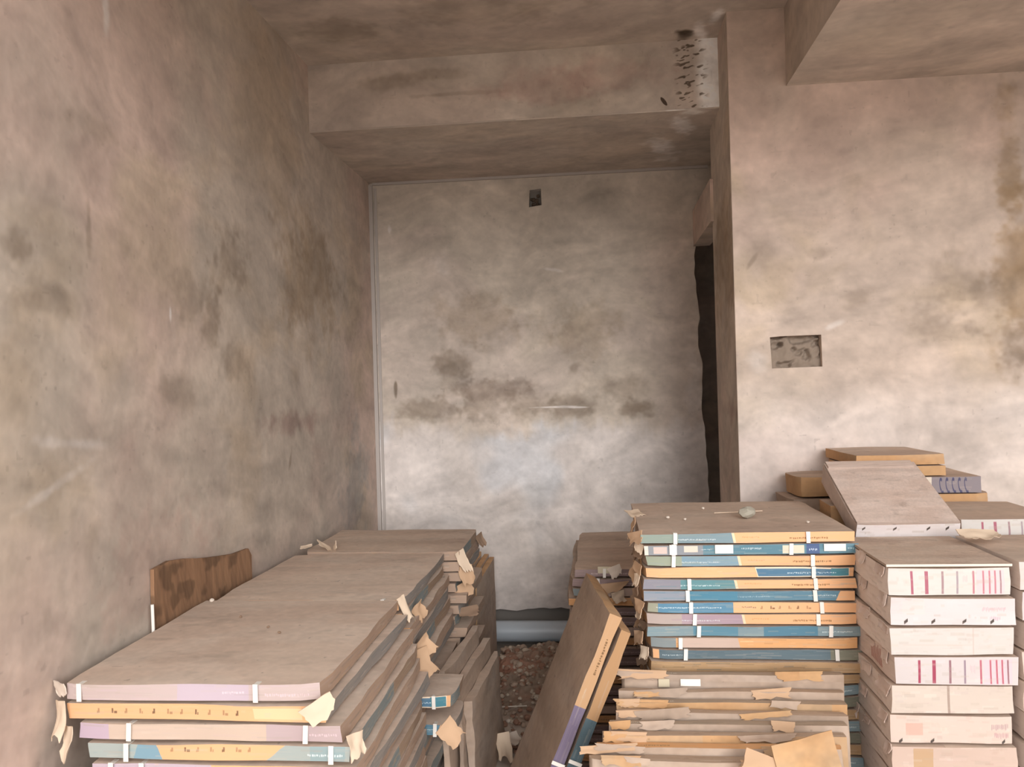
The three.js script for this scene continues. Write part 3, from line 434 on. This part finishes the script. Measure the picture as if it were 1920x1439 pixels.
// ---- white cartons on the right
const wF = [P.w1, P.w2, P.w3, P.w4, P.w5, P.w6, P.w7], wWord = ['white carton with pale red bars', 'white carton with staples along its bottom', 'plain white carton with a vertical joint', 'white carton with dark red bars', 'beige stained carton with a centre joint', 'dusty pink carton with staples', 'dusty pink carton with tan patch'];
const whiteGroup = (w) => 'white cartons in the ' + w;
const pW1 = pile({ n: 13, pitch: 0.0731, gap: 0.003, x: 0.846, z: -2.385, w: 0.292, d: 0.37, seed: 6, name: 'white_carton', word: 'white tile carton', where: 'front white pile', group: whiteGroup('front pile'), spec: (i) => ({ prints: { front: wF[i % 7], left: [P.ws, P.ws, P.ws, P.wsr, P.ws][i % 5] }, base: M.pink, word: wWord[i] || 'dusty pink carton', dx: [-0.004, 0.002, -0.004, 0.006, -0.002, -0.006, -0.008][i % 7], ry: [0.0, -0.01, 0.01, 0.0][i % 4], amp: 0.004, seg: [10, 4, 10] }) });
mesh('lid', new THREE.BoxGeometry(0.297, 0.006, 0.376).translate(0, 0.0755, 0), [M.paper, M.top, M.top, M.paper, M.paper, M.paper], pW1[0]);
{ const r = rng(88); for (let i = 0; i < 7; i++) for (let k = 0; k < 3; k++) flap(pW1[i], -0.149, 0.05 + 0.01 * r(), -0.16 + 0.14 * k + 0.05 * r(), (r() - 0.5) * 0.2, -1.5, (r() - 0.5) * 0.2, 0.03 + 0.05 * r(), 0.02 + 0.02 * r(), 620 + i * 3 + k, M.pink, 10); }
const pW2 = pile({ n: 13, pitch: 0.0742, gap: 0.003, x: 1.156, z: -2.385, w: 0.292, d: 0.37, seed: 7, name: 'white_carton', word: 'white tile carton', where: 'white pile cut by the right picture edge', group: whiteGroup('pile at the right edge'), spec: (i) => ({ prints: { front: wF[(i + 2) % 7], left: P.ws }, base: M.pink, amp: 0.005, seg: [8, 4, 8] }) });
const pW0 = pile({ n: 13, pitch: 0.0715, gap: 0.003, x: 0.878, z: -2.785, w: 0.285, d: 0.36, seed: 8, name: 'white_carton', word: 'white tile carton', where: 'white pile under the tilted carton', group: whiteGroup('pile under the tilted carton'), spec: (i) => ({ prints: { front: wF[(i + 1) % 7], left: P.ws }, base: M.pink, amp: 0.004, seg: [8, 4, 8] }) });
const pW3 = pile({ n: 14, pitch: 0.0715, gap: 0.003, x: 1.182, z: -2.79, w: 0.296, d: 0.37, seed: 9, name: 'white_carton', word: 'white tile carton', where: 'rear white pile at the right edge', group: whiteGroup('rear pile at the right edge'), spec: (i) => ({ prints: { front: i ? wF[(i + 3) % 7] : P.w1, left: P.ws }, base: M.pink, amp: 0.004, seg: [8, 4, 8], dx: 0.0 }) });
{
  const sup = carton({ w: 0.27, h: 0.085, d: 0.15, seed: 380, base: M.tan, mats: { front: M.tan }, amp: 0.003, seg: [6, 3, 4] });
  place(sup, 0.855, 13 * 0.0715, -2.885); tag(sup, 'small tan carton propping up the tilted pale carton', 'carton');
  const c = carton({ name: 'white_carton', w: 0.291, h: 0.066, d: 0.385, seed: 381, base: M.pink, mats: { top: M.pink }, prints: { front: P.tilt }, amp: 0.003, seg: [10, 4, 10] });
  mesh('lid', new THREE.BoxGeometry(0.286, 0.005, 0.38).translate(0, 0.0685, 0), M.pink, c);
  mesh('lid_fold', new THREE.BoxGeometry(0.27, 0.006, 0.04).translate(-0.004, 0.0735, -0.172), M.pink, c);
  c.rotation.order = 'YXZ'; c.rotation.x = 0.375;
  const fx = 0.876, fy = 0.931, fz = -2.598; c.position.set(fx, fy + Math.sin(0.375) * 0.1925, fz - Math.cos(0.375) * 0.1925);
  tag(c, 'pale carton tilted up at the back, white stapled front edge', 'carton');
}
// ---- brown cartons against the right wall
const pF = [[1.09, 0.965, 0.41, 0.36, -3.19, 'lowest of the brown cartons by the wall behind the white piles', {}], [1.06, 1.022, 0.40, 0.36, -3.18, 'carton with pinkish label and dark scroll print by the right wall', { front: P.lab }], [1.0, 1.08, 0.30, 0.35, -3.18, 'orange brown carton under the topmost carton by the wall', {}], [1.0, 1.118, 0.296, 0.35, -3.185, 'topmost brown carton by the right wall, dusty top', {}]];
{
  const hs = [0.055, 0.056, 0.036, 0.036];
  // lower courses down to the floor
  for (let i = 0; i < 10; i++) { const c = carton({ w: 0.42, h: 0.093, d: 0.36, seed: 390 + i, base: M.tan, amp: 0.004, seg: [6, 3, 6] }); place(c, 1.1, 0.0965 * i, -3.19); tag(c, 'brown carton by the right wall, ' + nth(13 - i) + ' of its pile', 'carton', 'brown cartons by the right wall'); }
  pF.forEach(([x, y, w, d, z, label, prints], i) => { const c = carton({ w, h: hs[i], d, seed: 410 + i, base: M.tan, prints, amp: 0.003, seg: [8, 3, 8] }); place(c, x, y, z, i === 3 ? 0.03 : 0); tag(c, label, 'carton', 'brown cartons by the right wall'); });
  // smaller pile squeezed between the column and the brown pile
  for (let i = 0; i < 14; i++) { const top = i > 10; const c = carton({ w: 0.21, h: 0.073, d: 0.22, seed: 440 + i, base: i % 2 ? M.tan : M.side, mats: { top: M.side, front: i % 2 ? M.tan : M.side }, amp: 0.006, seg: [6, 3, 6] }); place(c, 0.765 + (i === 13 ? 0.03 : 0), 0.0765 * i, -3.25, top ? 0.05 : 0); tag(c, 'small dark carton behind the blue pile corner, ' + nth(13 - i) + ' of its pile', 'carton', 'small dark cartons behind the blue pile'); }
}
// ------------------------------------------------------------------ pipe, soil, rubble
{
  const g = new THREE.CylinderGeometry(0.055, 0.055, 1.7, 40, 1, false); g.rotateZ(Math.PI / 2);
  const o = mesh('drain_pipe', g, M.pvc, scene); o.position.set(-0.375, 0.106, ZB + 0.062); tag(o, 'grey plastic drain pipe lying along the foot of the back wall', 'pipe');
}
let soil;
{
  const nx = 90, nz = 70, g = new THREE.PlaneGeometry(0.42, 0.93, nx, nz); g.rotateX(-Math.PI / 2);
  const p = g.attributes.position, col = new Float32Array(p.count * 3), c = new THREE.Color();
  for (let i = 0; i < p.count; i++) {
    const x = p.getX(i) - 0.35, z = p.getZ(i) - 4.02, t = sstep(-3.62, -4.35, z) , edge = sstep(0, 0.06, 0.21 - Math.abs(p.getX(i))) ;
    const n = fbm(x * 14, z * 14, 700, 4), f = fbm(x * 60, z * 60, 710, 2);
    p.setY(i, Math.max(-0.004, t * 0.055 * (0.5 + n) + 0.022 * (f - 0.5) * (0.3 + t) - 0.004 - 0.02 * (1 - edge)));
    const red = sstep(0.35, 0.6, fbm(x * 5 + 2, z * 5, 720, 3)) * sstep(0.45, 0.1, Math.hypot(x + 0.4, (z + 4.08) * 1.2));
    const q = mix3(mix3([142, 122, 106], [170, 150, 132], f), [174, 122, 100], red * 0.85); c.setRGB(q[0] / 255, q[1] / 255, q[2] / 255, THREE.SRGBColorSpace); col.set([c.r, c.g, c.b], i * 3);
  }
  g.setAttribute('color', new THREE.BufferAttribute(col, 3)); g.computeVertexNormals();
  const o = mesh('soil_heap', g, mat({ vertexColors: true }), scene); o.position.set(-0.35, 0, -4.02); soil = o; o.userData.kind = 'stuff'; tag(o, 'reddish brown soil and dust heaped before the grey pipe', 'soil');
}
function pebble(seed, s) { const g = new THREE.IcosahedronGeometry(s, 1), p = g.attributes.position; for (let i = 0; i < p.count; i++) { const k = 0.7 + 0.6 * noise(p.getX(i) / s * 1.3 + seed * 3, p.getY(i) / s * 1.3 + p.getZ(i) / s, seed); p.setXYZ(i, p.getX(i) * k, p.getY(i) * k * 0.75, p.getZ(i) * k); } g.computeVertexNormals(); return metricUV(g); }
{
  const r = rng(801), a = [], b = [], d = [];
  for (let i = 0; i < 520; i++) { const z = -4.47 + 1.3 * Math.pow(r(), 1.6), x = -0.55 + 0.4 * r(), s = 0.006 + 0.016 * r() * r(); const t = sstep(-3.62, -4.35, z); const g = pebble(900 + i % 40, s); g.rotateY(r() * 6); g.translate(x, t * 0.045 * (0.5 + fbm(x * 14, z * 14, 700, 4)) + s * 0.5, z); [a, b, d][i % 3].push(g); }
  [[a, 0xa8917f, 'brown gravel strewn over the soil before the pipe'], [b, 0xc2b09d, 'pale grit strewn over the soil before the pipe'], [d, 0x9a7460, 'red brick grit strewn over the soil before the pipe']].forEach(([list, c, l]) => { const o = mesh('gravel', mergeGeometries(list), mat({ color: c }), soil); o.position.set(0.35, 0, 4.02); o.userData.kind = 'stuff'; o.userData.label = l; });
}
loose('plaster_chip', pebble(3, 0.018), M.chip, -0.3, 0.012, -3.72, 0, 0.4, 0, 'white plaster chip on the floor beside the leaning carton', 'rubble');
loose('plaster_chip', pebble(5, 0.012), M.chip, -0.345, 0.01, -3.33, 0, 0.4, 0, 'round pale chip on the bare floor near the camera', 'rubble');
loose('plaster_chip', pebble(7, 0.012), M.chip, -0.425, 0.008, -3.58, 0, 1.4, 0, 'small flat chip on the floor in the middle of the gap', 'rubble');
loose('plaster_chip', pebble(9, 0.014), M.chip, -0.5, 0.01, -3.8, 0, 1.0, 0, 'pale chip at the end of the thin stick', 'rubble');
loose('stick', new THREE.CylinderGeometry(0.003, 0.003, 0.14, 8).rotateZ(Math.PI / 2), M.chip, -0.43, 0.012, -3.73, 0, 0.15, 0, 'thin pale stick lying on the floor in the gap', 'stick');
loose('crumpled_paper', scrap(611, 0.1, 0.1, 14), M.paper, -0.385, 0.03, -3.28, -0.9, 0.3, 0.5, 'crumpled pale paper on the floor by the left row', 'paper');
loose('crumpled_paper', scrap(612, 0.06, 0.12, 10), M.tornPale, -0.40, 0.05, -3.2, -0.4, 0.2, 0.2, 'torn paper strip standing by the crumpled paper on the floor', 'paper');
// ------------------------------------------------------------------ board behind the left row, rods, crumbs
{
  const s = poly([[-2.2, 0.79], [-2.86, 0.79], [-2.865, 0.86], [-2.84, 0.888], [-2.72, 0.893], [-2.56, 0.915], [-2.48, 0.928], [-2.40, 0.944], [-2.3, 0.958], [-2.215, 0.952]]);
  const woodTex = surface(0.8, 0.3, 512, 256, 2.1, 0.75, (x, y) => { const g = fbm(x * 26 + 0.35 * y * 26, y * 3.5, 811, 4), f = fbm(x * 90, y * 9, 815, 3), st = sstep(0.55, 0.7, fbm(x * 11, y * 14, 818, 3)); const c = mix3(mix3([126, 94, 70], [170, 132, 100], g), [96, 72, 52], st * 0.6), k = 0.88 + 0.24 * f; return [c[0] * k, c[1] * k, c[2] * k, g]; });
  const g = new THREE.ExtrudeGeometry(poly([[-2.2, 0.02], [-2.86, 0.02], [-2.865, 0.86], [-2.84, 0.888], [-2.72, 0.893], [-2.56, 0.915], [-2.48, 0.928], [-2.40, 0.944], [-2.3, 0.958], [-2.215, 0.952]].map(([z, y]) => [-z, y])), { depth: 0.011, bevelEnabled: false });
  metricUV(g); g.rotateY(Math.PI / 2); g.translate(XL + 0.002, 0, 0);
  const o = mesh('plywood_board', g, mat({ ...woodTex }, 0.003), scene); tag(o, 'weathered brown plywood board between the left wall and cartons', 'board');
}
loose('white_rod', new THREE.CylinderGeometry(0.0045, 0.0045, 0.86, 10), M.label, -1.219, 0.43, -2.2, 0, 0, 0.012, 'thin white rod upright at the near end of the plywood board', 'rod');
loose('mortar_lump', pebble(21, 0.024), M.stone, 0.44, 1.012, -2.7, 0, 0.5, 0, 'grey mortar lump on top of the blue pile', 'rubble');
loose('straw', new THREE.CylinderGeometry(0.0015, 0.0015, 0.16, 6).rotateZ(Math.PI / 2), M.tornPale, 0.43, 0.999, -2.8, 0, 0.2, 0, 'thin straw lying behind the mortar lump on the blue pile', 'straw');
[[0.2, -2.72], [0.25, -2.68], [0.33, -2.9], [0.6, -2.6]].forEach(([x, z], i) => loose('crumb', pebble(30 + i, 0.005), M.chip, x, 0.9975, z, 0, i, 0, ['leftmost', 'second', 'rear', 'right front'][i] + ' pale crumb on top of the blue pile', 'rubble', 'crumbs on the blue pile'));
[[-1.17, -3.26, 0.02], [-1.1, -3.26, 0.03], [-1.06, -3.27, 0.022]].forEach(([x, z, s], i) => loose('cardboard_shred', scrap(640 + i, s * 2.4, s * 1.4, 18), M.tornPale, x, 0.809, z, -0.9, i, 0.2, ['left', 'middle', 'right'][i] + ' pale cardboard shred on the far left carton pile', 'cardboard', 'shreds on the far left pile'));
[[-1.19, -2.48], [-0.9, -2.2], [-0.85, -2.15], [-1.02, -2.3]].forEach(([x, z], i) => loose('crumb', pebble(40 + i, i ? 0.004 : 0.007), i ? M.tornDark : M.chip, x, 0.8005, z, 0, i, 0, ['white crumb at the wall edge', 'dark crumb at the centre', 'second dark crumb near the centre', 'small dark crumb left of centre'][i] + ' of the front left pile', 'rubble'));
loose('paper_scrap', scrap(650, 0.11, 0.07, 8), M.tornPale, 1.02, 0.975, -2.44, -1.0, 0.1, 0.1, 'curled tan paper scrap between the white piles at right', 'paper');

renderer.render(scene, camera);
